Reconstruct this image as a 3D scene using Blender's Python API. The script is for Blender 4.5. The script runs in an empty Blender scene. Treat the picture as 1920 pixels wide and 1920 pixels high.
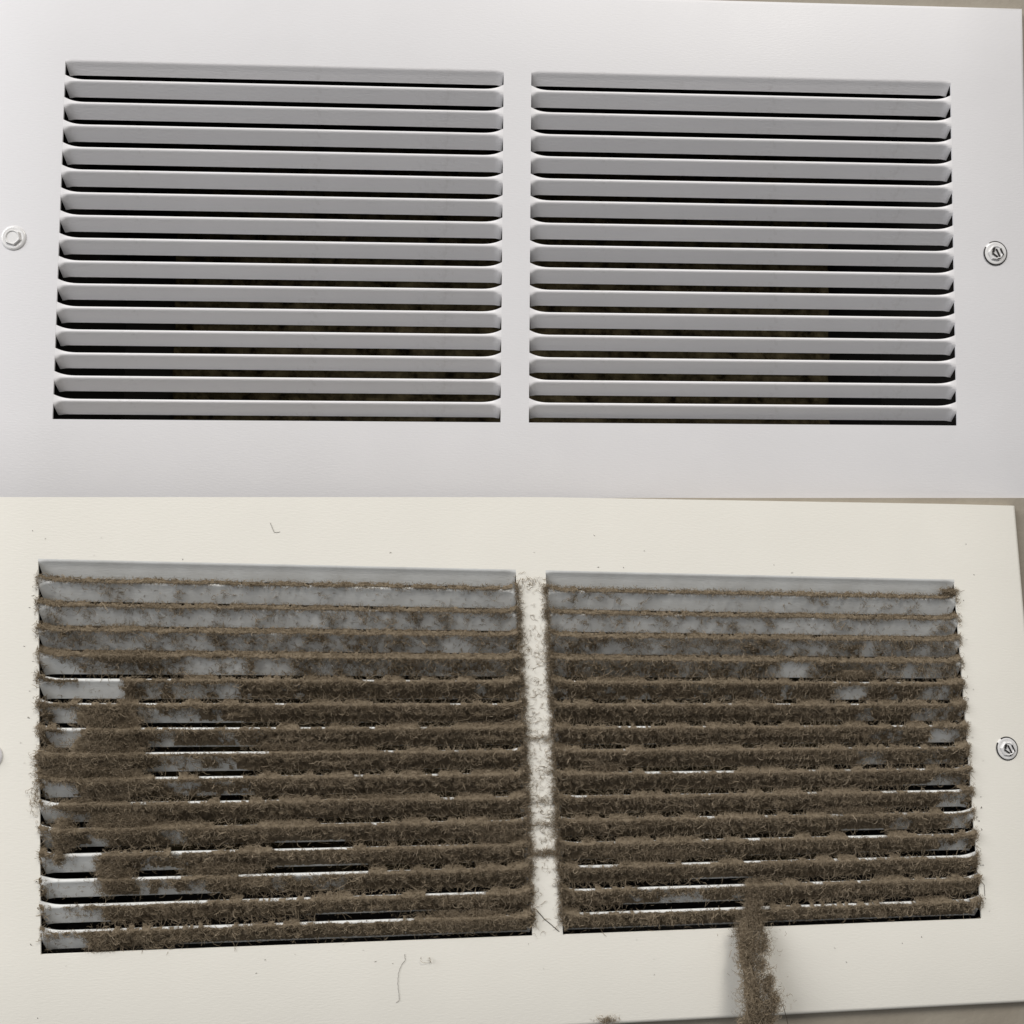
import bpy, bmesh, math, random
import numpy as np
from mathutils import Matrix, Vector

sc = bpy.context.scene
rng = np.random.default_rng(7)
random.seed(7)

# ------------------------------------------------------------------ camera
cam_d = bpy.data.cameras.new("camera")
cam_d.sensor_width = 36.0
cam_d.lens = 36.0 * 1400 / 1920
cam_d.clip_start = 0.01
cam_d.clip_end = 50
cam = bpy.data.objects.new("camera", cam_d)
sc.collection.objects.link(cam)
CAM_Z = 1.5
cam.location = (0, 0, CAM_Z)
cam.rotation_euler = (math.radians(90), 0, 0)
sc.camera = cam

# ------------------------------------------------------------------ light
world = bpy.data.worlds.new("World")
sc.world = world
world.use_nodes = True
bg = world.node_tree.nodes["Background"]
bg.inputs[0].default_value = (0.97, 0.98, 1.0, 1)
bg.inputs[1].default_value = 0.17


def area(name, loc, target, size, power, col, size_y=None):
    d = bpy.data.lights.new(name, 'AREA')
    d.shape = 'RECTANGLE'
    d.size = size
    d.size_y = size_y or size
    d.energy = power
    d.color = col
    o = bpy.data.objects.new(name, d)
    sc.collection.objects.link(o)
    o.location = loc
    o.rotation_euler = (Vector(target) - Vector(loc)).to_track_quat('-Z', 'Y').to_euler()
    return o


area("ceiling_lamp", (0.85, -1.45, CAM_Z + 2.4), (0.0, 0.28, CAM_Z), 0.8, 52, (1.0, 0.955, 0.89))
area("window_light", (-2.6, -1.5, CAM_Z + 1.9), (0.0, 0.28, CAM_Z), 2.0, 116, (0.985, 0.985, 1.0))

sc.view_settings.view_transform = 'Standard'
sc.view_settings.look = 'None'
sc.view_settings.exposure = 0.06
sc.view_settings.gamma = 1.0
sc.view_settings.use_curve_mapping = False
sc.render.engine = 'CYCLES'
sc.cycles.max_bounces = 8


# ------------------------------------------------------------------ materials
def new_mat(name):
    m = bpy.data.materials.new(name)
    m.use_nodes = True
    nt = m.node_tree
    return m, nt, nt.nodes["Principled BSDF"]


def noise(nt, scale, detail=3, rough=0.5, vec=None):
    n = nt.nodes.new("ShaderNodeTexNoise")
    n.inputs["Scale"].default_value = scale
    n.inputs["Detail"].default_value = detail
    n.inputs["Roughness"].default_value = rough
    if vec is None:
        tc = nt.nodes.new("ShaderNodeTexCoord")
        vec = tc.outputs["Object"]
    nt.links.new(vec, n.inputs["Vector"])
    return n


def ramp(nt, fac, stops):
    r = nt.nodes.new("ShaderNodeValToRGB")
    e = r.color_ramp.elements
    while len(e) < len(stops):
        e.new(0.5)
    for i, (p, c) in enumerate(stops):
        e[i].position = p
        e[i].color = (*c, 1)
    nt.links.new(fac, r.inputs[0])
    return r


def bump(nt, bsdf, h, strength, dist):
    b = nt.nodes.new("ShaderNodeBump")
    b.inputs["Strength"].default_value = strength
    b.inputs["Distance"].default_value = dist
    nt.links.new(h, b.inputs["Height"])
    nt.links.new(b.outputs[0], bsdf.inputs["Normal"])


def paint(name, col, rough=0.38, var=0.03, grime=0.0, haze=0.0):
    m, nt, b = new_mat(name)
    n = noise(nt, 28, 4, 0.6)
    lo = tuple(c * (1 - var) for c in col)
    r = ramp(nt, n.outputs["Fac"], [(0.3, lo), (0.7, col)])
    out = r.outputs[0]
    if grime:
        g = noise(nt, 420, 3, 0.7)
        g2 = noise(nt, 60, 3, 0.6)
        mul = nt.nodes.new("ShaderNodeMath"); mul.operation = 'MULTIPLY'
        nt.links.new(g.outputs["Fac"], mul.inputs[0]); nt.links.new(g2.outputs["Fac"], mul.inputs[1])
        gr = ramp(nt, mul.outputs[0], [(0.32, (0, 0, 0)), (0.44, (1, 1, 1))])
        sc_ = nt.nodes.new("ShaderNodeMath"); sc_.operation = 'MULTIPLY'; sc_.inputs[1].default_value = grime
        nt.links.new(gr.outputs[0], sc_.inputs[0])
        mx = nt.nodes.new("ShaderNodeMixRGB")
        nt.links.new(sc_.outputs[0], mx.inputs[0]); nt.links.new(out, mx.inputs[1])
        mx.inputs[2].default_value = (0.24, 0.20, 0.15, 1)
        out = mx.outputs[0]
    if haze:
        hz = noise(nt, 75, 4, 0.6)
        hr = ramp(nt, hz.outputs["Fac"], [(0.40, (0, 0, 0)), (0.66, (haze, haze, haze))])
        mx = nt.nodes.new("ShaderNodeMixRGB")
        nt.links.new(hr.outputs[0], mx.inputs[0]); nt.links.new(out, mx.inputs[1])
        mx.inputs[2].default_value = (0.25, 0.22, 0.175, 1)
        out = mx.outputs[0]
    nt.links.new(out, b.inputs["Base Color"])
    b.inputs["Roughness"].default_value = rough
    b.inputs["Specular IOR Level"].default_value = 0.32
    rn = noise(nt, 14, 4, 0.65)
    mr = nt.nodes.new("ShaderNodeMapRange")
    mr.inputs["From Min"].default_value = 0.3; mr.inputs["From Max"].default_value = 0.7
    mr.inputs["To Min"].default_value = rough - 0.08; mr.inputs["To Max"].default_value = rough + 0.08
    nt.links.new(rn.outputs["Fac"], mr.inputs["Value"])
    nt.links.new(mr.outputs[0], b.inputs["Roughness"])
    tcg = nt.nodes.new("ShaderNodeTexCoord")
    mp = nt.nodes.new("ShaderNodeMapping")
    mp.inputs["Scale"].default_value = (0.35, 1.0, 1.3)
    nt.links.new(tcg.outputs["Object"], mp.inputs["Vector"])
    f = noise(nt, 1400, 3, 0.65, mp.outputs[0])
    bump(nt, b, f.outputs["Fac"], 0.16, 0.0004)
    return m


M_clean = paint("white_enamel", (0.715, 0.705, 0.712), 0.5)
M_cream = paint("cream_enamel", (0.89, 0.862, 0.785), 0.45)
M_slat_clean = paint("white_enamel_slat", (0.78, 0.765, 0.77), 0.45, 0.04, 0.14)
M_slat_dusty = paint("cream_enamel_slat_filmed", (0.77, 0.78, 0.765), 0.55, 0.04, 0.12, 0.18)

M_wall, nt, b = new_mat("beige_wall_paint")
r = ramp(nt, noise(nt, 35, 5, 0.6).outputs["Fac"], [(0.3, (0.285, 0.25, 0.20)), (0.7, (0.33, 0.295, 0.24))])
nt.links.new(r.outputs[0], b.inputs["Base Color"])
b.inputs["Roughness"].default_value = 0.8
bump(nt, b, noise(nt, 420, 3).outputs["Fac"], 0.35, 0.0006)

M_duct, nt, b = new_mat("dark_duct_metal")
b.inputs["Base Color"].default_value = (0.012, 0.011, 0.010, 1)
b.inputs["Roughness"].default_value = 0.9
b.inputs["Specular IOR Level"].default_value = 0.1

M_filter, nt, b = new_mat("dusty_filter_media")
r = ramp(nt, noise(nt, 130, 5, 0.65).outputs["Fac"],
         [(0.36, (0.006, 0.0045, 0.0025)), (0.5, (0.034, 0.027, 0.015)), (0.72, (0.07, 0.057, 0.032))])
nt.links.new(r.outputs[0], b.inputs["Base Color"])
b.inputs["Roughness"].default_value = 1.0
b.inputs["Specular IOR Level"].default_value = 0.0


def lint_mat(name, dark, mid, light):
    m, nt, b = new_mat(name)
    a = nt.nodes.new("ShaderNodeAttribute")
    a.attribute_name = "tone"
    n = noise(nt, 60, 4, 0.6)
    add = nt.nodes.new("ShaderNodeMath"); add.operation = 'ADD'
    sub = nt.nodes.new("ShaderNodeMath"); sub.operation = 'MULTIPLY_ADD'
    sub.inputs[1].default_value = 0.6; sub.inputs[2].default_value = -0.3
    nt.links.new(n.outputs["Fac"], sub.inputs[0])
    nt.links.new(a.outputs["Fac"], add.inputs[0]); nt.links.new(sub.outputs[0], add.inputs[1])
    r = ramp(nt, add.outputs[0], [(0.0, dark), (0.5, mid), (1.0, light)])
    nt.links.new(r.outputs[0], b.inputs["Base Color"])
    b.inputs["Roughness"].default_value = 1.0
    b.inputs["Specular IOR Level"].default_value = 0.05
    tr = nt.nodes.new("ShaderNodeBsdfTranslucent")
    nt.links.new(r.outputs[0], tr.inputs["Color"])
    mx = nt.nodes.new("ShaderNodeMixShader")
    mx.inputs[0].default_value = 0.38
    nt.links.new(b.outputs[0], mx.inputs[1]); nt.links.new(tr.outputs[0], mx.inputs[2])
    nt.links.new(mx.outputs[0], nt.nodes["Material Output"].inputs["Surface"])
    return m


M_lint = lint_mat("brown_grey_lint", (0.20, 0.160, 0.110), (0.30, 0.243, 0.172), (0.40, 0.332, 0.246))
M_hair = lint_mat("dark_fibre", (0.06, 0.05, 0.04), (0.12, 0.10, 0.08), (0.2, 0.17, 0.14))

M_screw, nt, b = new_mat("painted_screw")
n = noise(nt, 700, 3, 0.6)
r = ramp(nt, n.outputs["Fac"], [(0.24, (0.10, 0.09, 0.08)), (0.30, (0.70, 0.69, 0.68)), (0.8, (0.78, 0.77, 0.76))])
nt.links.new(r.outputs[0], b.inputs["Base Color"])
b.inputs["Roughness"].default_value = 0.3
M_recess, nt, b = new_mat("bare_dark_steel")
b.inputs["Base Color"].default_value = (0.035, 0.032, 0.03, 1)
b.inputs["Metallic"].default_value = 0.4
b.inputs["Roughness"].default_value = 0.5


# ------------------------------------------------------------------ helpers
def link(o):
    sc.collection.objects.link(o)
    return o


def mesh_obj(name, verts, faces, mat, parent=None, smooth=False):
    me = bpy.data.meshes.new(name)
    me.from_pydata([tuple(v) for v in verts], [], [tuple(f) for f in faces])
    me.materials.append(mat)
    if smooth:
        me.shade_smooth()
    me.update()
    o = link(bpy.data.objects.new(name, me))
    o.parent = parent
    return o


def big_mesh(name, verts, quads, tone, mat, parent=None):
    """numpy arrays -> one mesh of quads with a per-point 'tone' attribute"""
    me = bpy.data.meshes.new(name)
    nv, nf = len(verts), len(quads)
    me.vertices.add(nv)
    me.vertices.foreach_set("co", np.ascontiguousarray(verts, dtype=np.float32).ravel())
    me.loops.add(nf * 4)
    me.loops.foreach_set("vertex_index", np.ascontiguousarray(quads, dtype=np.int32).ravel())
    me.polygons.add(nf)
    me.polygons.foreach_set("loop_start", np.arange(0, nf * 4, 4, dtype=np.int32))
    me.polygons.foreach_set("use_smooth", np.ones(nf, dtype=bool))
    me.update(calc_edges=True)
    a = me.attributes.new("tone", 'FLOAT', 'POINT')
    a.data.foreach_set("value", np.ascontiguousarray(tone, dtype=np.float32))
    me.materials.append(mat)
    o = link(bpy.data.objects.new(name, me))
    o.parent = parent
    return o


def props(o, label=None, cat=None, group=None, kind=None):
    if label: o["label"] = label
    if cat: o["category"] = cat
    if group: o["group"] = group
    if kind: o["kind"] = kind
    return o


def rot(r):
    th = np.linalg.norm(r)
    k = r / th
    K = np.array([[0, -k[2], k[1]], [k[2], 0, -k[0]], [-k[1], k[0], 0]])
    return np.eye(3) + math.sin(th) * K + (1 - math.cos(th)) * K @ K


A = np.array([[1, 0, 0], [0, 0, 1], [0, -1, 0.]])
B = np.array([[1, 0, 0], [0, 0, -1], [0, 1, 0.]])


class Place:
    """frame of one grille: X right, Y down, d inward (all mm); slightly racked like the real sheet metal"""
    def __init__(s, r, t, shear, asp, scale):
        s.R = rot(np.array(r)); s.t = np.array(t) * scale; s.sh = shear; s.asp = asp; s.S = scale
        M = np.eye(4); M[:3, :3] = A @ s.R @ B; M[:3, 3] = A @ s.t * 0.001
        M[2, 3] += CAM_Z
        s.M = Matrix(M.tolist())

    def L(s, X, Y, d):
        X = np.asarray(X, float); Y = np.asarray(Y, float); d = np.asarray(d, float)
        X, Y, d = np.broadcast_arrays(X, Y, d)
        return np.stack([(X + s.sh * Y) * s.S, d * s.S, -Y * s.asp * s.S], -1) * 0.001


UP = Place([-0.0447, -0.0362, 0.002], [1.5803, -101.6184, 285.1783], -0.0073, 1.026, 1.0)
LO = Place([-0.0681, -0.1235, 0.0278], [9.9412, 87.7304, 273.1541], 0.0681, 0.983, 0.93)

PITCH = 8.47
ROWS = 16
H = 15 * PITCH + 5.2
NECK = 3.9
XO = 171.0
THK = 0.55


# ------------------------------------------------------------------ structure: walls and ducts
def wall_frame(name, P, poly_outer, hole, d0, d1):
    (hx0, hy0, hx1, hy1) = hole
    o = poly_outer  # TL TR BR BL
    i = [(hx0, hy0), (hx1, hy0), (hx1, hy1), (hx0, hy1)]
    V = []
    for dd in (d0, d1):
        V += [P.L(x, y, dd) for x, y in o] + [P.L(x, y, dd) for x, y in i]
    F = []
    for k in range(4):
        k2 = (k + 1) % 4
        F.append((k, 4 + k, 4 + k2, k2))
        F.append((8 + k, 8 + k2, 12 + k2, 12 + k))
        F.append((k, k2, 8 + k2, 8 + k))
        F.append((4 + k, 12 + k, 12 + k2, 4 + k2))
    w = mesh_obj(name, V, F, M_wall)
    w.matrix_world = P.M
    props(w, kind="structure")
    return w


FL = 4.0   # faceplate stands this far off the wall
wall_frame("wall_upper", UP, [(-320, -190), (320, -190), (320, 92.3), (-320, 92.3)], (-176, -72, 176, 71), FL, FL + 12)


def seam_lo(X):
    return -94.97 - 0.0350 * X


wall_frame("wall_lower", LO, [(-300, seam_lo(-300)), (300, seam_lo(300)), (300, 190), (-300, 190)], (-176, -72, 176, 71), FL, FL + 12)


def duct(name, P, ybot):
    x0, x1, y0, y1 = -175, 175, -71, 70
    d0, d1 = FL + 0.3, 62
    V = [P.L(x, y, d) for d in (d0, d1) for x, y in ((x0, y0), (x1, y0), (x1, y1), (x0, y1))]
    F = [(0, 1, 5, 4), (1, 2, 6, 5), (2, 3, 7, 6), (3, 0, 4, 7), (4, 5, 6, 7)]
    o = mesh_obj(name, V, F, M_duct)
    o.matrix_world = P.M
    props(o, kind="structure")
    # mottled filter pad set against the back of the duct
    nx, ny = 60, 26
    X = np.linspace(-150, 146, nx); Y = np.linspace(-69, 69, ny)
    XX, YY = np.meshgrid(X, Y)
    dd = 54 + rng.normal(0, 0.7, XX.shape)
    V = P.L(XX, YY, dd).reshape(-1, 3)
    F = [(j * nx + i, j * nx + i + 1, (j + 1) * nx + i + 1, (j + 1) * nx + i) for j in range(ny - 1) for i in range(nx - 1)]
    f = mesh_obj("filter_pad", V, F, M_filter, o)
    return o


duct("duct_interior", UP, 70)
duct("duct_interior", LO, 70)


# ------------------------------------------------------------------ grille builder
def smooth01(t):
    t = np.clip(t, 0, 1)
    return t * t * (3 - 2 * t)


def faceplate(P, m, outer, mat, parent, topf=None):
    """outer: TL TR BR BL corners (front face), rim folded back all round"""
    hm = m / 2
    ht, hb = -H / 2 - (NECK - 2.6), H / 2
    xs = [None, -XO, -hm, hm, XO, None]

    def edge(i, j):
        # lerp outer quad at grid node (i 0..5, j 0..3)
        TL, TR, BR, BL = [np.array(c, float) for c in outer]
        if j == 0 and topf and 0 < i < 5:
            return np.array([xs[i], topf(xs[i])])
        def tx(x, a, b_): return a + (b_ - a) * ((x - a[0]) / (b_[0] - a[0]))
        if i == 0:
            y = [TL[1], ht, hb, BL[1]][j]
            f_ = (y - TL[1]) / (BL[1] - TL[1]); return TL + (BL - TL) * f_
        if i == 5:
            y = [TR[1], ht, hb, BR[1]][j]
            f_ = (y - TR[1]) / (BR[1] - TR[1]); return TR + (BR - TR) * f_
        x = xs[i]
        if j == 0: return tx(x, TL, TR)
        if j == 3: return tx(x, BL, BR)
        return np.array([x, ht if j == 1 else hb])
    N = {}
    V = []
    for j in range(4):
        for i in range(6):
            N[i, j] = len(V)
            q = edge(i, j)
            V.append(P.L(q[0], q[1], 0))
    F = []
    for j in range(3):
        for i in range(5):
            if j == 1 and i in (1, 3):
                continue
            F.append((N[i, j], N[i, j + 1], N[i + 1, j + 1], N[i + 1, j]))
    # hole rims (sheet thickness)
    for (a, b_) in ((1, 2), (3, 4)):
        loop = [N[a, 1], N[b_, 1], N[b_, 2], N[a, 2]]
        back = []
        for i_, j_ in ((a, 1), (b_, 1), (b_, 2), (a, 2)):
            q = edge(i_, j_)
            back.append(len(V)); V.append(P.L(q[0], q[1], THK))
        for k in range(4):
            k2 = (k + 1) % 4
            if k == 0:
                continue            # top edge: the first slat folds straight out of the sheet
            F.append((loop[k], loop[k2], back[k2], back[k]))
    # outer rim: rounded fold then lip back to the wall
    ring = [N[i, 0] for i in range(6)] + [N[5, j] for j in range(1, 4)] + [N[i, 3] for i in range(4, -1, -1)] + [N[0, j] for j in range(2, 0, -1)]
    keys = [(i, 0) for i in range(6)] + [(5, j) for j in range(1, 4)] + [(i, 3) for i in range(4, -1, -1)] + [(0, j) for j in range(2, 0, -1)]
    prev = ring
    for (off, dd) in ((0.7, 0.15), (1.5, 0.7), (2.3, 1.9), (2.6, FL - 0.05)):
        cur = []
        for (i, j) in keys:
            q = edge(i, j).copy()
            if i == 0: q[0] -= off
            if i == 5: q[0] += off
            if j == 0 and not parent.get("_cut_top"): q[1] -= off
            if j == 3: q[1] += off
            cur.append(len(V)); V.append(P.L(q[0], q[1], dd))
        n = len(prev)
        for k in range(n):
            k2 = (k + 1) % n
            F.append((prev[k], prev[k2], cur[k2], cur[k]))
        prev = cur
    o = mesh_obj("faceplate", V, F, mat, parent, smooth=True)
    o.data.set_sharp_from_angle(angle=math.radians(50))
    return o


def slat_mesh(P, w, vb, dmax, first, mat, name="slat"):
    """one stamped louvre: flat necks at both ends, rolled nose and inward slope between; v from its neck's top"""
    if first:
        Mv = [2.6, 2.95, 3.3, 3.7, 4.2]; Md = [0, 0.02, 0.12, 0.34, 0.72]
        Ev = [2.6, 3.1, 3.5, 3.9, 4.4];  Ed = [0, 0.0, 0.02, 0.14, 0.5]
    else:
        Mv = [1.75, 1.56, 1.64, 1.95, 2.25, 2.6, 3.0]; Md = [0.9, 0.58, 0.26, 0.02, -0.04, 0.06, 0.36]
        Ev = [0.0, 0.0, 0.0, 1.3, 2.6, 3.7, 4.25];     Ed = [THK, 0.3, 0.0, 0.0, 0.0, 0.06, 0.4]
    if first:
        vb = vb + 0.4
        dmax = 0.72 + (vb - 4.2) * (dmax - 0.36) / (vb - 2.9)
    for s in (0.33, 0.66, 0.97, 1.0):
        Mv.append(Mv[-1 if s < 0.4 else -1]); Md.append(0); Ev.append(0); Ed.append(0)
        n0 = 5 if first else 7
        a = (Mv[n0 - 1], Md[n0 - 1]); e = (Ev[n0 - 1], Ed[n0 - 1])
        Mv[-1] = a[0] + (vb - a[0]) * s; Md[-1] = a[1] + (dmax - a[1]) * s
        Ev[-1] = e[0] + (vb + 0.35 - e[0]) * s; Ed[-1] = e[1] + (dmax - e[1]) * s
    Mv, Md, Ev, Ed = map(np.array, (Mv, Md, Ev, Ed))
    # stations along the slat
    r_ = np.array([0, 0.6, 1.3, 2.2, 3.3, 4.6, 6.0, 7.6, 9.5, 12])
    xs = np.concatenate([r_, np.linspace(20, w - 20, 9), w - r_[::-1]])
    t = 1 - (1 - np.clip(np.minimum(xs, w - xs) / 8.5, 0, 1)) ** 2.6
    td_ = smooth01((np.minimum(xs, w - xs) - 0.1) / 2.8)
    K = len(Mv)
    tq = np.where(np.arange(K)[None] < (0 if first else 3), t[:, None], np.maximum(td_, t * 0.55)[:, None])
    fv = Ev[None] * (1 - tq) + Mv[None] * tq
    fd = Ed[None] * (1 - td_[:, None]) + Md[None] * td_[:, None]
    # flap pulls clear of the slot side
    cl = np.clip((fv - NECK) / (vb - NECK), 0, 1) * 0.45
    sgn = np.where(xs < w / 2, 1, -1)
    near = np.clip(1 - np.minimum(xs, w - xs) / 6, 0, 1)
    fx = xs[:, None] + cl * (sgn * near)[:, None]
    # back side: offset along the profile normal
    tv = np.gradient(fv, axis=1); td = np.gradient(fd, axis=1)
    ln = np.sqrt(tv ** 2 + td ** 2) + 1e-9
    bv = fv - td / ln * THK * 0.8
    bd = fd + tv / ln * THK * 0.8
    if not first:
        bv[:, :3] = fv[:, :3] + 0.35; bd[:, :3] = np.maximum(fd[:, :3], 0.0) + 0.45
    V = []
    n = len(xs)
    Y0 = -NECK
    front = P.L(fx, fv + Y0, fd); back = P.L(fx, bv + Y0, bd)
    V = np.concatenate([front.reshape(-1, 3), back.reshape(-1, 3)])
    o_ = n * K
    F = []
    for i in range(n - 1):
        for k in range(K - 1):
            a, b_ = i * K + k, (i + 1) * K + k
            F.append((a, a + 1, b_ + 1, b_))
            F.append((o_ + a, o_ + b_, o_ + b_ + 1, o_ + a + 1))
        a, b_ = i * K, (i + 1) * K
        F.append((a, b_, o_ + b_, o_ + a))
        a, b_ = i * K + K - 1, (i + 1) * K + K - 1
        F.append((a, o_ + a, o_ + b_, b_))
    for i in (0, n - 1):
        for k in range(K - 1):
            a = i * K + k
            F.append((a, o_ + a, o_ + a + 1, a + 1) if i == 0 else (a, a + 1, o_ + a + 1, o_ + a))
    me = bpy.data.meshes.new(name)
    me.from_pydata([tuple(v) for v in V], [], F)
    me.materials.append(mat)
    me.shade_smooth()
    me.set_sharp_from_angle(angle=math.radians(60))
    return me


def screw(P, X, Y, parent, ang, slot):
    """hex washer head screw: domed washer flange + hex head with a driver slot"""
    def ringv(r, d, n=40, hexa=False):
        out = []
        for k in range(n):
            a = 2 * math.pi * k / n + ang
            rr = r
            if hexa:
                u = ((a - ang) % (math.pi / 3)) - math.pi / 6
                rr = r * math.cos(math.pi / 6) / math.cos(u)
            out.append(P.L(X + rr * math.cos(a), Y + rr * math.sin(a), d))
        return out
    n = 42
    rows = [ringv(4.55, -0.02, n), ringv(4.5, -0.22, n), ringv(4.2, -0.42, n), ringv(3.6, -0.5, n), ringv(3.2, -0.38, n)]
    V = [v for r_ in rows for v in r_]
    F = [(a * n + k, a * n + (k + 1) % n, (a + 1) * n + (k + 1) % n, (a + 1) * n + k) for a in range(len(rows) - 1) for k in range(n)]
    V.append(P.L(X, Y, -0.38)); c = len(V) - 1
    F += [((len(rows) - 1) * n + k, (len(rows) - 1) * n + (k + 1) % n, c) for k in range(n)]
    s = mesh_obj("screw", V, F, M_screw, parent, smooth=True)
    s.data.set_sharp_from_angle(angle=math.radians(35))
    # scored paint ring where washer meets plate
    n = 42
    rows = [ringv(4.3, -0.43, n), ringv(4.75, -0.24, n)]
    V = [v for r_ in rows for v in r_]
    F = [(k, (k + 1) % n, n + (k + 1) % n, n + k) for k in range(n) if (slot and not (0.55 < ((k / n) % 1) < 0.62))]
    if slot:
        mesh_obj("paint_crack", V, F, M_recess, s)
    rows = [ringv(3.05, -0.38, n, True), ringv(3.0, -0.9, n, True), ringv(2.8, -1.1, n, True), ringv(2.3, -1.1, n), ringv(2.0, -0.85, n)]
    V = [v for r_ in rows for v in r_]
    F = [(a * n + k, a * n + (k + 1) % n, (a + 1) * n + (k + 1) % n, (a + 1) * n + k) for a in range(len(rows) - 1) for k in range(n)]
    V.append(P.L(X, Y, -0.85)); c = len(V) - 1
    F += [((len(rows) - 1) * n + k, (len(rows) - 1) * n + (k + 1) % n, c) for k in range(n)]
    h = mesh_obj("hex_head", V, F, M_screw, s, smooth=True)
    h.data.set_sharp_from_angle(angle=math.radians(30))
    if slot:
        # worn cross-shaped driver marks, dark where the paint is gone
        for (a, l, wd, ox, oy) in ((1.1, 3.4, 0.6, 0.55, 0.1), (0.55, 2.6, 0.7, -0.7, 1.0), (1.75, 1.9, 0.95, -1.15, -1.0), (1.15, 2.9, 0.6, 2.1, -0.3), (-0.35, 1.4, 0.5, 0.9, 2.3)):
            ca, sa = math.cos(a), math.sin(a)
            V = []
            for dd in (-0.3, -1.13):
                for (p, q) in ((-l / 2, -wd / 2), (l / 2, -wd / 3), (l / 2.2, wd / 2), (-l / 2.1, wd / 3)):
                    V.append(P.L(X + ox + p * ca - q * sa, Y + oy + p * sa + q * ca, dd))
            F = [(4, 5, 6, 7), (0, 1, 5, 4), (1, 2, 6, 5), (2, 3, 7, 6), (3, 0, 4, 7)]
            mesh_obj("driver_slot", V, F, M_recess, s)
    return s


def grille(name, P, m, vb, dmax, outer, plate_mat, slat_mat, label, cut_top=False, screws=(), topf=None):
    root = link(bpy.data.objects.new(name, None))
    root.empty_display_size = 0.02
    root.matrix_world = P.M
    if cut_top: root["_cut_top"] = 1
    faceplate(P, m, outer, plate_mat, root, topf)
    w = XO - m / 2
    me0 = slat_mesh(P, w, vb, dmax, True, slat_mat)
    me = slat_mesh(P, w, vb, dmax, False, slat_mat)
    for x0 in (-XO, m / 2):
        for k in range(ROWS):
            o = link(bpy.data.objects.new("slat", me0 if k == 0 else me))
            o.parent = root
            o.location = Vector(P.L(x0, -H / 2 + k * PITCH, 0))
            if k:
                o.rotation_euler.x = math.radians(random.uniform(-0.8, 0.8))
    for sx, ang, slot in screws:
        screw(P, sx, 0, root, ang, slot)
    if cut_top: del root["_cut_top"]
    props(root, label, "vent grille", "return air grilles")
    return root


VB_UP, VB_LO, DM, DM_UP = 6.75, 8.95, 3.4, 3.0
upper = grille("vent_grille", UP, 10.70, VB_UP, DM_UP, [(-199.5, -95.6), (199.5, -95.6), (199.5, 96), (-199.5, 96)],
               M_clean, M_slat_clean, "clean white metal vent grille with bare grey slats, above the dusty one",
               screws=((-187.5, 0.3, False), (187.4, 0.1, True)))
lower = grille("vent_grille", LO, 11.16, VB_LO, DM, [(-200, seam_lo(-200)), (199.4, -98.4), (199.4, 97.2), (-200, 97.2)],
               M_cream, M_slat_dusty, "dirty cream metal vent grille with slats clogged by brown dust",
               screws=((-187.0, 0.3, False), (187.7, 0.1, True)), cut_top=True,
               topf=lambda x: float(np.interp(x, [-200, 12, 95, 200], [seam_lo(-200), seam_lo(12), -97.4, -98.4])))


# ------------------------------------------------------------------ lint
def vnoise(x, y, seed, octv=3, pers=0.5):
    out = np.zeros(np.broadcast(x, y).shape); amp = 1.0; tot = 0
    for o in range(octv):
        g = np.random.default_rng(seed * 31 + o).random((256, 256))
        xi = np.floor(x).astype(int); yi = np.floor(y).astype(int)
        fx = x - xi; fy = y - yi
        fx = fx * fx * (3 - 2 * fx); fy = fy * fy * (3 - 2 * fy)
        a = g[yi % 256, xi % 256]; b_ = g[yi % 256, (xi + 1) % 256]
        c = g[(yi + 1) % 256, xi % 256]; d = g[(yi + 1) % 256, (xi + 1) % 256]
        out = out + amp * ((a * (1 - fx) + b_ * fx) * (1 - fy) + (c * (1 - fx) + d * fx) * fy)
        tot += amp; amp *= pers; x = x * 2.03 + 17.3; y = y * 2.03 + 5.1
    return out / tot


def steps(u, segs, default):
    """piecewise constant along u (0..1 across one block) with soft, wandering ends"""
    u = u + 0.03 * (vnoise(u * 60, u * 0 + 1.7, 3, 3) - 0.5)
    out = np.full(u.shape, float(default))
    for a, b_, v in segs:
        k = smooth01((u - a) / 0.03 + 0.5) * smooth01((b_ - u) / 0.03 + 0.5)
        out = out * (1 - k) + v * k
    return out


def uL(x): return (x - 75) / 915.0
def uR(x): return (x - 1032) / 790.0


# how clean each slat still is, where the gaps are still open, where the bright noses still show
CLEAN = {0: {}, 1: {}}
OPEN = {0: {}, 1: {}}
NOSE = {0: {}, 1: {}}
THICK = {0: {}, 1: {}}
defL = [1.0, .92, .72, .50, .28, .10, .06, .03, .0, .0, .02, .03, .0, .0, .0, .0]
defR = [1.0, .90, .82, .44, .22, .12, .08, .05, .05, .04, .03, .02, .0, .0, .0, .0]
segL = {4: [(75, 118, .95), (350, 450, .8), (480, 520, .9)], 5: [(75, 235, 1.0), (235, 430, .36)],
        6: [(92, 148, 1.0), (148, 235, -.6), (240, 400, .36)], 7: [(92, 152, 1.0), (152, 265, -.6), (268, 345, .42), (345, 480, .18)],
        8: [(75, 255, -.5), (255, 330, .34), (330, 420, .28)], 9: [(80, 138, 1.0), (138, 260, -.5), (290, 480, .26)],
        10: [(78, 145, 1.0)], 11: [(76, 104, .9), (104, 142, -.5), (142, 190, .85), (300, 340, .4)],
        12: [(76, 172, .95), (250, 330, .4)], 13: [(75, 185, .92), (240, 380, .3), (500, 640, .25)],
        14: [(75, 178, .88)], 15: [(75, 145, .8)]}
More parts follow.
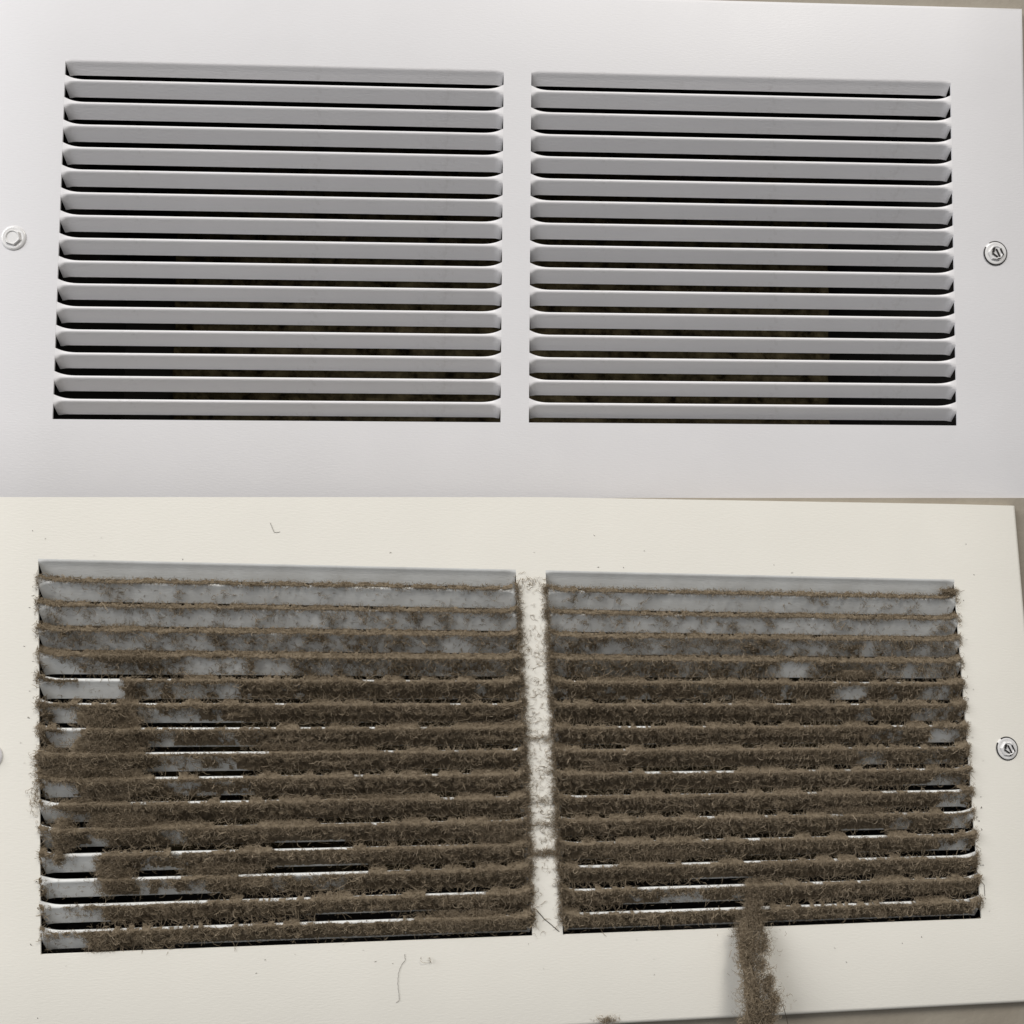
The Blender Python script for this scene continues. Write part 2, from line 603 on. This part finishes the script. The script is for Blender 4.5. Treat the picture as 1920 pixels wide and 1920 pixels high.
openL = {4: [(75, 150)], 5: [(150, 215)], 6: [(95, 140), (245, 430)], 7: [(85, 152), (268, 480)], 8: [(140, 165), (262, 335), (345, 460)],
         9: [(75, 150), (390, 450)], 10: [(82, 122)], 11: [(118, 192), (490, 635)], 12: [(78, 175), (250, 328), (500, 668)],
         13: [(78, 185), (190, 375)], 14: [(76, 182), (560, 790)], 15: [(75, 150), (330, 1000)]}
noseL = {6: [(140, 200)], 7: [(110, 160)], 10: [(80, 150)], 11: [(80, 122), (190, 210)], 12: [(100, 180), (300, 400), (488, 640)],
         13: [(75, 205), (230, 300), (420, 640)], 14: [(75, 600), (780, 900)], 15: [(75, 800)], 5: [(140, 240)]}
segR = {4: [(1450, 1516, .95), (1700, 1790, .6)], 5: [(1470, 1500, .5), (1568, 1628, .6), (1740, 1800, .6)],
        6: [(1580, 1640, .3), (1735, 1800, .5)], 7: [(1640, 1690, .34), (1755, 1810, .6)], 8: [(1590, 1660, .3), (1740, 1800, .34)],
        9: [(1752, 1808, .7)], 10: [(1770, 1812, .8)], 11: [(1655, 1700, .4), (1775, 1815, .85)], 12: [(1760, 1820, .5)],
        14: [(1150, 1400, .25)]}
openR = {14: [(1140, 1400)], 13: [(1280, 1390)], 15: [(1032, 1830)], 11: [(1560, 1640)], 9: [(1700, 1800)], 10: [(1760, 1815)], 12: [(1740, 1825)]}
noseR = {14: [(1060, 1090), (1170, 1400)], 15: [(1060, 1380), (1430, 1700)], 13: [(1250, 1300), (1360, 1400)], 6: [(1066, 1076)]}
for blk, de, sg, op, no, uf in ((0, defL, segL, openL, noseL, uL), (1, defR, segR, openR, noseR, uR)):
    for k in range(ROWS):
        CLEAN[blk][k] = (de[k], [(uf(a), uf(b_), v) for a, b_, v in sg.get(k, [])])
        OPEN[blk][k] = [(uf(a), uf(b_), 1.0) for a, b_ in op.get(k, [])]
        NOSE[blk][k] = [(uf(a), uf(b_), 0.60 if b_ - a > 240 else 1.0) for a, b_ in no.get(k, [])]
RIDGE = [0.0, 0.85, 0.9, 0.95, 1.0, 1.0, 1.0, 1.0, 1.0, 1.0, 1.0, 1.0, 1.0, .95, .9, .85]   # fluff on the nose of slat k

# slat surface by w (mm below the nose's top)
VN = 1.58


def base_depth(w):
    v = w + VN
    d = np.where(v < 2.9, np.clip((v - 2.1), 0, 1) * 0.45, 0.36 + (v - 2.9) * (DM - 0.36) / (VB_LO - 2.9))
    return np.where(w < 0, np.clip(-w * 1.5, 0, 1.6), d)


def fields(blk, k, x, w, width):
    """coverage 0..1 and lint height (mm) at x (mm from block's left), w (mm below the nose of slat k)"""
    u = x / width + 0.045 * (vnoise(x * 0.28, w * 0.4 + k * 3, 201 + blk, 3) - 0.5)
    de, sg = CLEAN[blk][k]
    cl = steps(u, sg, de)
    op = steps(u, OPEN[blk][k], 0.0)
    no = steps(u, NOSE[blk][k], 0.0)
    n1 = vnoise(x * 0.22, w * 0.25 + k * 13, 11 + blk, 5, 0.62)
    n2 = vnoise(x * 0.9, w * 0.9 + k * 7, 23 + blk, 3)
    n3 = vnoise(x * 0.45 + 50, w * 0.5 + k * 9, 37 + blk, 2)
    endw = smooth01(np.minimum(x, width - x) / 1.2)
    # mat on the slat face
    nb = vnoise(x * 0.06 + 9, w * 0.05 + k * 3, 71 + blk, 2)
    blade = np.clip((n1 - (cl * 0.55 + 0.18)) * 3.2 + 0.38, 0, 1)
    blade = np.where(cl > 0.97, 0, blade)
    heavy = smooth01((0.16 - cl) / 0.1)
    blade = np.maximum(blade, heavy * (0.82 + 0.18 * n2))
    inb = smooth01((w + 0.15) / 0.4) * smooth01((7.9 - w) / 0.5)
    # fluff thins out and pits toward the lower edge of the slat
    pit = smooth01((w - 3.0 - 2.2 * (nb - 0.4)) / 1.8) * smooth01((n2 - 0.36) / 0.14)
    film = blade * inb
    low = smooth01((w - 3.4 - 2.5 * (nb - 0.5) - 1.8 * (n3 - 0.5)) / 1.8)
    film = film * (1 - op * smooth01((w - 6.6) / 0.4))
    blade = film * (1 - 0.9 * pit) * (1 - 0.9 * op * smooth01((w - 4.6) / 1.0))
    # roll of fluff on this slat's nose, reaching up into the gap above
    rk = RIDGE[k] * (1 - 0.95 * smooth01((no - 0.12 - 0.75 * n3) / 0.2))
    if k == 0:
        rk = rk * 0
    nbr = vnoise(x * 0.16 + 31, w * 0 + k * 4.7, 53 + blk, 3)
    sig_up = 0.45 + 1.9 * smooth01((nbr - 0.46) / 0.22) + 0.5 * (n3 - 0.5) if k > 4 else (1.4 + 0.12 * k + 0.9 * (n3 - 0.4))
    sig_up = np.maximum(sig_up, 0.3)
    w = w + 0.9 * (vnoise(x * 0.12 + 77, w * 0 + k * 2.3, 61 + blk, 3) - 0.5)
    sig_dn = 1.6 if k > 4 else (0.42 + 0.14 * k)
    g = np.exp(-(w / np.where(w < 0, sig_up, sig_dn)) ** 2)
    if k > 0:
        opp = steps(u, OPEN[blk][k - 1], 0.0)
        g = g * np.where(w < 0, 1 - 0.97 * smooth01((opp - 0.1 - 0.8 * n2) / 0.2), 1)
    ridge = np.clip(rk * g * (0.85 + 1.2 * n3), 0, 1)
    ridge = np.where(ridge > 0.22, ridge, 0)
    cov = np.maximum(film, ridge)
    cov = np.maximum(np.where(heavy > 0.5, cov, cov * 0.85), ridge)
    fib = np.maximum(blade, ridge)
    thick = np.clip(-cl, 0, 1)
    lump = vnoise(x * 0.35 + 3, w * 0.4 + k * 5, 91 + blk, 3)
    bulge = heavy * (1 - low) * np.maximum(base_depth(w) - 0.1, 0) * (0.75 + 0.5 * lump)
    h = film * (0.12 + bulge + (1 - low) * (0.25 + 1.5 * n2 * lump + 0.3 * n3)) + ridge * (0.2 + 1.1 * lump) + thick * 1.6 * smooth01((w + 1) / 2)
    h = h + fib * low * 0.7 * n2 + (1 - heavy) * film * 0.35
    pn = vnoise(x * 0.62 + 8, w * 0.7 + k * 11, 141 + blk, 2)
    h = h - heavy * 1.5 * smooth01((pn - 0.5) / 0.16) * smooth01((w - 1.2) / 1.5)
    h = np.maximum(h, 0.05)
    return cov, fib, h


def end_lift(x, width):
    """how far the slat's edge climbs to its neck near the slot ends (mm)"""
    return VN * (1 - np.clip(np.minimum(x, width - x) / 8.5, 0, 1)) ** 2.6


def fibres(P, p0, n_pts, step, width, curl, flat, base_dir=None, rg=rng):
    """ribbon fibres from anchor points p0 (N,3 in X,Y,d mm) by a curly random walk"""
    N = len(p0)
    ang = rg.random(N) * 2 * math.pi
    if base_dir is not None:
        ang = base_dir + rg.normal(0, 0.9, N)
    el = rg.normal(0, flat, N)
    turn = rg.normal(0, curl, N)
    pts = [p0.copy()]
    p = p0.copy()
    st = step * (0.5 + rg.random(N))
    for i in range(n_pts - 1):
        dirv = np.stack([np.cos(ang) * np.cos(el), np.sin(ang) * np.cos(el), np.sin(el)], -1)
        p = p + dirv * st[:, None]
        pts.append(p.copy())
        ang = ang + turn + rg.normal(0, curl * 0.9, N)
        el = el * 0.7 + rg.normal(0, flat * 0.7, N)
    pts = np.stack(pts, 1)                       # N, n, 3
    pts = pts - (pts.mean(1, keepdims=True) - p0[:, None]) * np.array([1, 1, 0.6])
    tang = np.gradient(pts, axis=1)
    ref = rg.normal(0, 1, (N, 1, 3)) * np.array([1, 1, 0.5])
    side = np.cross(tang, np.broadcast_to(ref, tang.shape))
    side /= np.linalg.norm(side, axis=2, keepdims=True) + 1e-9
    wv = width * (0.6 + 0.8 * rg.random((N, 1, 1)))
    taper = np.interp(np.linspace(0, 1, n_pts), [0, 0.25, 0.75, 1], [0.35, 1, 1, 0.3])[None, :, None]
    a = pts + side * wv * taper * 0.5
    c = pts - side * wv * taper * 0.5
    V = np.stack([a, c], 2).reshape(-1, 3)
    V = P.L(V[:, 0], V[:, 1], V[:, 2])
    idx = (np.arange(N)[:, None] * n_pts * 2 + np.arange(n_pts - 1)[None] * 2).ravel()
    Q = np.stack([idx, idx + 1, idx + 3, idx + 2], -1)
    tone = np.repeat(np.clip(rg.normal(0.5, 0.15, N), 0, 1), n_pts * 2)
    return V, Q, tone


def join(parts):
    V, Q, T = [], [], []
    n = 0
    for v, q, t in parts:
        V.append(v); Q.append(q + n); T.append(t); n += len(v)
    return np.concatenate(V), np.concatenate(Q), np.concatenate(T)


def lint_block(blk, x0, width, name, label):
    parts = []
    for k in range(ROWS):
        Ytop = -H / 2 + k * PITCH - NECK + VN       # nose top of slat k
        # matted undercoat
        nx = 420
        ws = np.concatenate([np.linspace(-1.5, 1.0, 7), np.linspace(1.5, 7.8, 12)])
        X = np.linspace(0.2, width - 0.2, nx)
        XX, WW = np.meshgrid(X, ws)
        cov, fib, h = fields(blk, k, XX, WW, width)
        jit = rng.normal(0, 0.13, XX.shape)
        bd = base_depth(WW)
        dd = bd - h * 0.75 - 0.12 + jit * np.minimum(1, h * 1.5 + 0.2)
        keep_v = cov > (0.55 if CLEAN[blk][k][0] < 0.2 else 0.66) + 0.3 * rng.random(cov.shape)
        YY = Ytop + WW + rng.normal(0, 0.10, XX.shape) - end_lift(XX, width) * np.exp(-(np.maximum(WW, 0) / 3) ** 2)
        V = P_L(XX + rng.normal(0, 0.10, XX.shape), YY, dd).reshape(-1, 3)
        i, j = np.meshgrid(np.arange(nx - 1), np.arange(len(ws) - 1))
        a = (j * nx + i).ravel()
        Q = np.stack([a, a + nx, a + nx + 1, a + 1], -1)
        kv = keep_v.ravel()
        ok = kv[Q].sum(1) >= 3
        Q = Q[ok]
        used = np.unique(Q)
        if len(used):
            remap = np.full(len(V), -1); remap[used] = np.arange(len(used))
            parts.append((V[used], remap[Q], np.clip(rng.normal(0.45, 0.10, len(used)), 0, 1)))
        # loose fibres
        n = 9500
        xs = rng.random(n) * width
        w_ = rng.random(n) * 9.6 - 1.7
        cov, fib, h = fields(blk, k, xs, w_, width)
        sel = rng.random(n) < fib * 0.95 + (0.03 if k > 1 else 0.012 * k) * (w_ > 0)
        xs, w_, h, cov = xs[sel], w_[sel], h[sel], cov[sel]
        dep = base_depth(w_) - h * (0.55 + 0.75 * rng.random(len(xs))) - 0.15
        p0 = np.stack([x0 + xs, Ytop + w_ - end_lift(xs, width) * np.exp(-(np.maximum(w_, 0) / 3) ** 2), dep], -1)
        parts.append(fibres(P_, p0, 5, 0.52, 0.135, 0.75, 0.35))
        # coarser woolly curls lying on top
        if k >= 1:
            n = 2600
            xs = rng.random(n) * width
            w_ = rng.random(n) * 8.5 - 1.2
            cov, fib, h = fields(blk, k, xs, w_, width)
            sel = rng.random(n) < fib * 0.55
            xs, w_, h = xs[sel], w_[sel], h[sel]
            dep = base_depth(w_) - h * 0.95 - 0.3 - 0.25 * rng.random(len(xs))
            p0 = np.stack([x0 + xs, Ytop + w_ - end_lift(xs, width) * np.exp(-(np.maximum(w_, 0) / 3) ** 2), dep], -1)
            v_, q_, t_ = fibres(P_, p0, 7, 0.62, 0.24, 0.8, 0.3)
            parts.append((v_, q_, np.clip(t_ + 0.08, 0, 1)))
        # wispy strands bridging the pits, hanging across the gap
        if k >= 4:
            n = 700
            xs = rng.random(n) * width
            cov, fib, h = fields(blk, k, xs, np.full(n, 2.5), width)
            s = rng.random(n) < cov * (1 - 0.9 * steps(xs / width, OPEN[blk][k], 0.0))
            xs = xs[s]; n = len(xs)
            p0 = np.stack([x0 + xs, Ytop + 6.0 + rng.normal(0, 0.8, n), 1.5 - 1.3 * rng.random(n)], -1)
            parts.append(fibres(P_, p0, 7, 0.75, 0.16, 0.22, 0.25, base_dir=math.pi / 2))
    V, Q, T = join(parts)
    o = big_mesh(name, V, Q, T, M_lint)
    o.matrix_world = LO.M
    props(o, label, "dust", kind="stuff")
    return o


P_ = LO


def P_L(X, Y, d):
    return LO.L(X + X0, Y, d)


mL = 11.16 / 2
WID = XO - mL
X0 = -XO
lint_block(0, X0, WID, "dust_lint", "matted brown lint clogging the left half of the dirty grille")
X0 = mL
lint_block(1, X0, WID, "dust_lint", "matted brown lint clogging the right half of the dirty grille")

# lace of fibres over the centre bar, fuzz along the slot ends
parts = []
Yk = lambda k: -H / 2 + k * PITCH
n = 9500
yy = rng.random(n) * H - H / 2
dens = np.interp(yy, [-H / 2, Yk(1), Yk(2.2), Yk(4), Yk(9), Yk(12.2), Yk(12.8), Yk(13.6), H / 2], [0.05, .12, .55, .75, .95, .8, .35, .08, .02])
xx = (rng.random(n) * 2 - 1) * (mL + 1.0)
dens = dens * np.clip(2.6 * (vnoise(yy * 0.42, xx * 0.42 + 30, 5, 3) - 0.28), 0.05, 1.6)
edge = smooth01((np.abs(xx) - mL * 0.45) / (mL * 0.55))
sel = rng.random(n) < dens * (0.20 + 0.85 * edge) * 1.15
p0 = np.stack([xx[sel], yy[sel], -0.12 - 0.9 * edge[sel] * rng.random(sel.sum()) - 0.25 * rng.random(sel.sum())], -1)
parts.append(fibres(LO, p0, 7, 0.48, 0.12, 0.65, 0.12))
for xe, sgn, n in ((-mL, 1, 2800), (mL, -1, 2800), (-XO, -1, 420), (XO, 1, 420)):
    k = rng.integers(1, 16, n)
    if xe == -XO:
        k = rng.integers(1, 10, n)
    y = Yk(k) - NECK + VN + rng.normal(0.2, 1.5, n)
    if abs(xe) < 10:
        y = np.where(rng.random(n) < 0.5, Yk(1) + rng.random(n) * (Yk(15) - Yk(1)), y)
    x = xe + sgn * np.abs(rng.normal(0, 0.95 if abs(xe) < 10 else 0.6, n)) - sgn * 0.4
    p0 = np.stack([x, y, -0.3 - rng.random(n) * 0.9], -1)
    parts.append(fibres(LO, p0, 6, 0.45, 0.15, 0.55, 0.3))
# heavier bridges across the centre bar
for yb, amt in ((Yk(7.2), 60), (Yk(12.1), 150), (Yk(10.9), 60), (Yk(9.9), 60)):
    n = amt
    p0 = np.stack([(rng.random(n) * 2 - 1) * mL, yb + rng.normal(0, 0.6, n), -0.3 - 0.6 * rng.random(n)], -1)
    parts.append(fibres(LO, p0, 7, 0.6, 0.15, 0.4, 0.15, base_dir=0.0))
V, Q, T = join(parts)
o = big_mesh("dust_web", V, Q, T, M_lint)
o.matrix_world = LO.M
props(o, "thin web of brown fibres over the dirty grille's centre bar and slot ends", "dust", kind="stuff")

# thick wads that bridge several slats
def on_lo(u, v, d=0.0):
    """point of the survey picture -> X, Y on the lower grille's plane"""
    dv = np.array([(u - 960) / 1400, (v - 960) / 1400, 1.0])
    nrm = LO.R[:, 2]
    s_ = (nrm @ LO.t + d * LO.S) / (nrm @ dv)
    a = LO.R.T @ (dv * s_ - LO.t) / LO.S
    Y = a[1] / LO.asp
    return a[0] - LO.sh * Y, Y


WADS = [(205, 1350, 55, 32, 1.0), (205, 1400, 62, 34, 1.0), (165, 1442, 80, 24, 1.0), (220, 1468, 62, 30, 1.0), (150, 1510, 52, 14, .8), (122, 1562, 22, 34, .9),
        (112, 1600, 12, 24, .8), (240, 1232, 62, 12, .8), (875, 1725, 110, 20, .8), (935, 1560, 48, 28, .7), (1600, 1266, 40, 11, .8), (230, 1545, 60, 30, .8),
        (215, 1640, 36, 34, .8), (190, 1762, 26, 22, .7), (1425, 1668, 42, 22, .9), (1410, 1702, 16, 34, .9), (560, 1400, 90, 12, .5), (1240, 1600, 110, 12, .5), (1600, 1520, 90, 10, .5),
        (700, 1500, 120, 10, .5), (1300, 1330, 90, 10, .5), (98, 1420, 28, 20, .8), (1780, 1110, 26, 10, .7), (1700, 1450, 60, 10, .5), (420, 1630, 70, 14, .5), (1130, 1440, 40, 12, .5)]
parts = []
for wi, (u, v, ru, rv, den) in enumerate(WADS):
    cx, cy = on_lo(u, v)
    a_, b_ = ru / 4.75, rv / 4.75
    nx, ny = max(10, int(a_ * 4.5)), max(8, int(b_ * 4.5))
    XX, YY = np.meshgrid(np.linspace(-1.15, 1.15, nx), np.linspace(-1.15, 1.15, ny))
    rad = np.sqrt(XX ** 2 + YY ** 2)
    gx, gy = cx + XX * a_, cy + YY * b_
    q = 1.05 - rad + 0.9 * (vnoise(gx * 0.35, gy * 0.5, 100 + wi, 4, 0.6) - 0.5) - 0.3 * (1 - den)
    ph = np.mod(gy + H / 2 + NECK - VN, PITCH)
    sag = base_depth(ph) * (0.35 + 0.5 * (1 - den))
    dd = sag - 0.4 - np.clip(q, 0, 1) * 1.5 * den - 0.7 * vnoise(gx * 0.8, gy * 0.8, 7, 3) + rng.normal(0, 0.1, XX.shape)
    V = LO.L(gx + rng.normal(0, .08, XX.shape), gy + rng.normal(0, .08, XX.shape), dd).reshape(-1, 3)
    i, j = np.meshgrid(np.arange(nx - 1), np.arange(ny - 1))
    a = (j * nx + i).ravel()
    Q = np.stack([a, a + nx, a + nx + 1, a + 1], -1)
    ok = (q.ravel()[Q] > 0.16).sum(1) >= 3
    parts.append((V, Q[ok], np.clip(rng.normal(0.5, 0.1, len(V)), 0, 1)))
    n = int(a_ * b_ * 3.14 * 9)
    fx, fy = rng.normal(0, 0.55, n), rng.normal(0, 0.55, n)
    gx, gy = cx + fx * a_, cy + fy * b_
    q = 1.05 - np.sqrt(fx ** 2 + fy ** 2) + 0.9 * (vnoise(gx * 0.35, gy * 0.5, 100 + wi, 4, 0.6) - 0.5) - 0.3 * (1 - den)
    keep = q > -0.1
    gx, gy, q = gx[keep], gy[keep], q[keep]
    ph = np.mod(gy + H / 2 + NECK - VN, PITCH)
    dep = base_depth(ph) * 0.4 - 0.5 - np.clip(q, 0, 1) * 1.7 * den - 0.8 * rng.random(len(gx))
    parts.append(fibres(LO, np.stack([gx, gy, dep], -1), 6, 0.55, 0.13, 0.7, 0.4))
V, Q, T = join(parts)
o = big_mesh("dust_wads", V, Q, T, M_lint)
o.matrix_world = LO.M
props(o, "thick felted wads of brown dust bridging several slats of the dirty grille", "dust", kind="stuff")

# crumbs and specks on the lower faceplate
parts = []
n = 34
px = rng.random(n) * 380 - 190
py = np.where(rng.random(n) < 0.5, -H / 2 - 2 - np.abs(rng.normal(0, 7, n)), H / 2 + 2 + np.abs(rng.normal(0, 9, n)))
sel = (py < 95) & (py > -86)
p0 = np.stack([px[sel], py[sel], np.full(sel.sum(), -0.12)], -1)
parts.append(fibres(LO, p0, 4, 0.2, 0.2, 0.7, 0.1))
n = 34
p0 = np.stack([np.where(rng.random(n) < .5, -XO - 1 - np.abs(rng.normal(0, 2.5, n)), XO + 1 + np.abs(rng.normal(0, 1.6, n))), rng.random(n) * H - H / 2, np.full(n, -0.12)], -1)
parts.append(fibres(LO, p0, 4, 0.25, 0.25, 0.7, 0.1))
V, Q, T = join(parts)
o = big_mesh("dust_specks", V, Q, T * 0.6, M_hair)
o.matrix_world = LO.M
props(o, "tiny dark dust specks scattered on the cream faceplate of the dirty grille", "dust", kind="stuff")


# ------------------------------------------------------------------ hanging clump
clump = link(bpy.data.objects.new("dust_clump", None))
clump.matrix_world = LO.M
props(clump, "shaggy strip of brown dust hanging down over the lower edge of the dirty grille", "dust clump")
path = [(1416, 1660, 20, 0.3), (1412, 1690, 14, -1.2), (1408, 1718, 15, -2.5), (1400, 1742, 27, -4), (1407, 1770, 25, -6), (1402, 1800, 22, -7.5), (1411, 1835, 23, -9), (1416, 1865, 28, -9.5), (1420, 1890, 26, -9), (1408, 1915, 26, -8.5), (1413, 1955, 22, -9)]
ctr = []
for (u, v, r_, d) in path:
    x, y = on_lo(u, v, d)
    ctr.append((x, y, d, r_ / 4.92))
ctr = np.array(ctr)
tt = np.linspace(0, 1, len(ctr))


def at(s):
    return np.stack([np.interp(s, tt, ctr[:, i]) for i in range(4)], -1)


ns, na = 70, 22
S_, A_ = np.meshgrid(np.linspace(0, 1, ns), np.linspace(0, 2 * math.pi, na, endpoint=False), indexing='ij')
C_ = at(S_.ravel()).reshape(ns, na, 4)
rr = C_[..., 3] * (0.05 + 0.75 * vnoise(np.cos(A_) * 1.6 + 9, S_ * 24 + np.sin(A_) * 1.5, 3, 3)) + rng.normal(0, 0.10, A_.shape)
V = LO.L(C_[..., 0] - C_[..., 3] * 0.2 + rr * np.cos(A_), C_[..., 1], C_[..., 2] + 0.55 * rr * np.sin(A_)).reshape(-1, 3)
Q = np.array([(i * na + j, i * na + (j + 1) % na, (i + 1) * na + (j + 1) % na, (i + 1) * na + j) for i in range(ns - 1) for j in range(na)])
big_mesh("lint_core", V, Q, np.clip(rng.normal(0.45, 0.15, len(V)), 0, 1), M_lint, clump)
n = 8500
s = rng.random(n)
c_ = at(s)
off = rng.normal(0, 0.6, (n, 2))
ragged = (0.6 + 0.9 * vnoise(s * 26, s * 0 + 2.2, 9, 2))
gx = np.where(off[:, 0] > 0, off[:, 0] * ragged * 1.25, off[:, 0] * 0.75)
p0 = np.stack([c_[:, 0] + gx * c_[:, 3], c_[:, 1] + rng.normal(0, 0.5, n), c_[:, 2] + off[:, 1] * 0.55 * c_[:, 3]], -1)
v1 = fibres(LO, p0, 6, 0.5, 0.14, 0.8, 0.5)
n = 900
s = rng.random(n); c_ = at(s)
p0 = np.stack([c_[:, 0] + rng.normal(0, 0.5, n) * c_[:, 3], c_[:, 1], c_[:, 2] - 0.4 * c_[:, 3] * rng.random(n)], -1)
v2 = fibres(LO, p0, 8, 0.9, 0.15, 0.25, 0.2, base_dir=math.pi / 2)
cl_s = rng.random(26) * 0.72 + 0.28
cc = at(cl_s)
n = 2600
ci = rng.integers(0, 26, n)
side = np.where(rng.random(26) < 0.88, 0.85 + 0.55 * rng.random(26), -0.75)
p0 = np.stack([cc[ci, 0] + side[ci] * cc[ci, 3] + rng.normal(0, 0.8, n), cc[ci, 1] + rng.normal(0, 0.9, n), cc[ci, 2] + rng.normal(0, 0.9, n)], -1)
v3 = fibres(LO, p0, 7, 0.42, 0.14, 0.85, 0.4)
V, Q, T = join([v1, v2, v3])
o = big_mesh("lint_fibres", V, Q, np.clip(T + 0.1, 0, 1), M_lint, clump)
props(o, kind="stuff")


# ------------------------------------------------------------------ single hairs and loose tufts
def hair(pts, label, wid=0.14, name="lint_hair", d=-0.15):
    P3 = []
    for (u, v) in pts:
        x, y = on_lo(u, v)
        P3.append((x, y, d))
    P3 = np.array(P3)
    t0 = np.linspace(0, 1, len(P3)); t1 = np.linspace(0, 1, len(P3) * 5)
    C3 = np.stack([np.interp(t1, t0, P3[:, i]) for i in range(3)], -1)
    C3[:, :2] += rng.normal(0, 0.06, (len(C3), 2))
    tg = np.gradient(C3, axis=0); tg /= np.linalg.norm(tg, axis=1, keepdims=True)
    sd = np.stack([-tg[:, 1], tg[:, 0], tg[:, 0] * 0], -1)
    V = []
    for k in range(3):
        a = 2 * math.pi * k / 3
        V.append(C3 + (sd * math.cos(a) + np.array([0, 0, 1.0]) * math.sin(a)) * wid * 0.5)
    V = np.stack(V, 1).reshape(-1, 3)
    n = len(C3)
    Q = np.array([(i * 3 + k, i * 3 + (k + 1) % 3, (i + 1) * 3 + (k + 1) % 3, (i + 1) * 3 + k) for i in range(n - 1) for k in range(3)])
    o = big_mesh(name, LO.L(V[:, 0], V[:, 1], V[:, 2]), Q, np.full(len(V), 0.5), M_hair)
    o.matrix_world = LO.M
    props(o, label, "hair", "stray hairs on the cream faceplate")
    return o


hair([(759, 1788), (760, 1800), (752, 1810), (747, 1825), (746, 1845), (748, 1862), (749, 1875), (743, 1880)], "long thin hair hanging on the cream plate below the left slats", 0.12)
hair([(507, 980), (511, 990), (514, 998), (525, 997)], "small forked hair on the cream plate above the left slats", 0.12)
hair([(1008, 1708), (1020, 1722), (1035, 1735), (1048, 1746)], "dark curved hair lying across the foot of the centre bar", 0.3)
hair([(1449, 1860), (1455, 1880), (1460, 1900), (1466, 1912)], "stiff hair sticking out of the hanging dust strip", 0.3, d=-7.5)
hair([(1828, 1636), (1845, 1660), (1846, 1680)], "faint bent hair beside the lower right slat ends", 0.15)


def tuft(u, v, n, rx, ry, label, tone=0.55):
    x, y = on_lo(u, v)
    p0 = np.stack([x + rng.normal(0, rx, n), y + rng.normal(0, ry, n), -0.2 - np.abs(rng.normal(0, 0.5, n))], -1)
    V, Q, T = fibres(LO, p0, 7, 0.45, 0.15, 0.6, 0.3)
    root = link(bpy.data.objects.new("dust_tuft", None))
    root.matrix_world = LO.M
    o = big_mesh("tuft_fibres", V, Q, np.clip(T, 0, 1), M_lint, root)
    props(o, kind="stuff")
    props(root, label, "dust tuft", "loose tufts of dust")
    return root


tuft(66, 1492, 60, 0.9, 3.0, "loose tuft of fluff clinging to the left slot edge")
tuft(1137, 1912, 90, 2.0, 0.7, "small fluff tuft on the bottom rim of the dirty grille")
tuft(800, 1797, 6, 1.2, 0.4, "thin wisp of fluff just under the left block's last slat")
tuft(990, 1090, 40, 2.6, 1.2, "sparse wisps of fluff at the head of the centre bar")
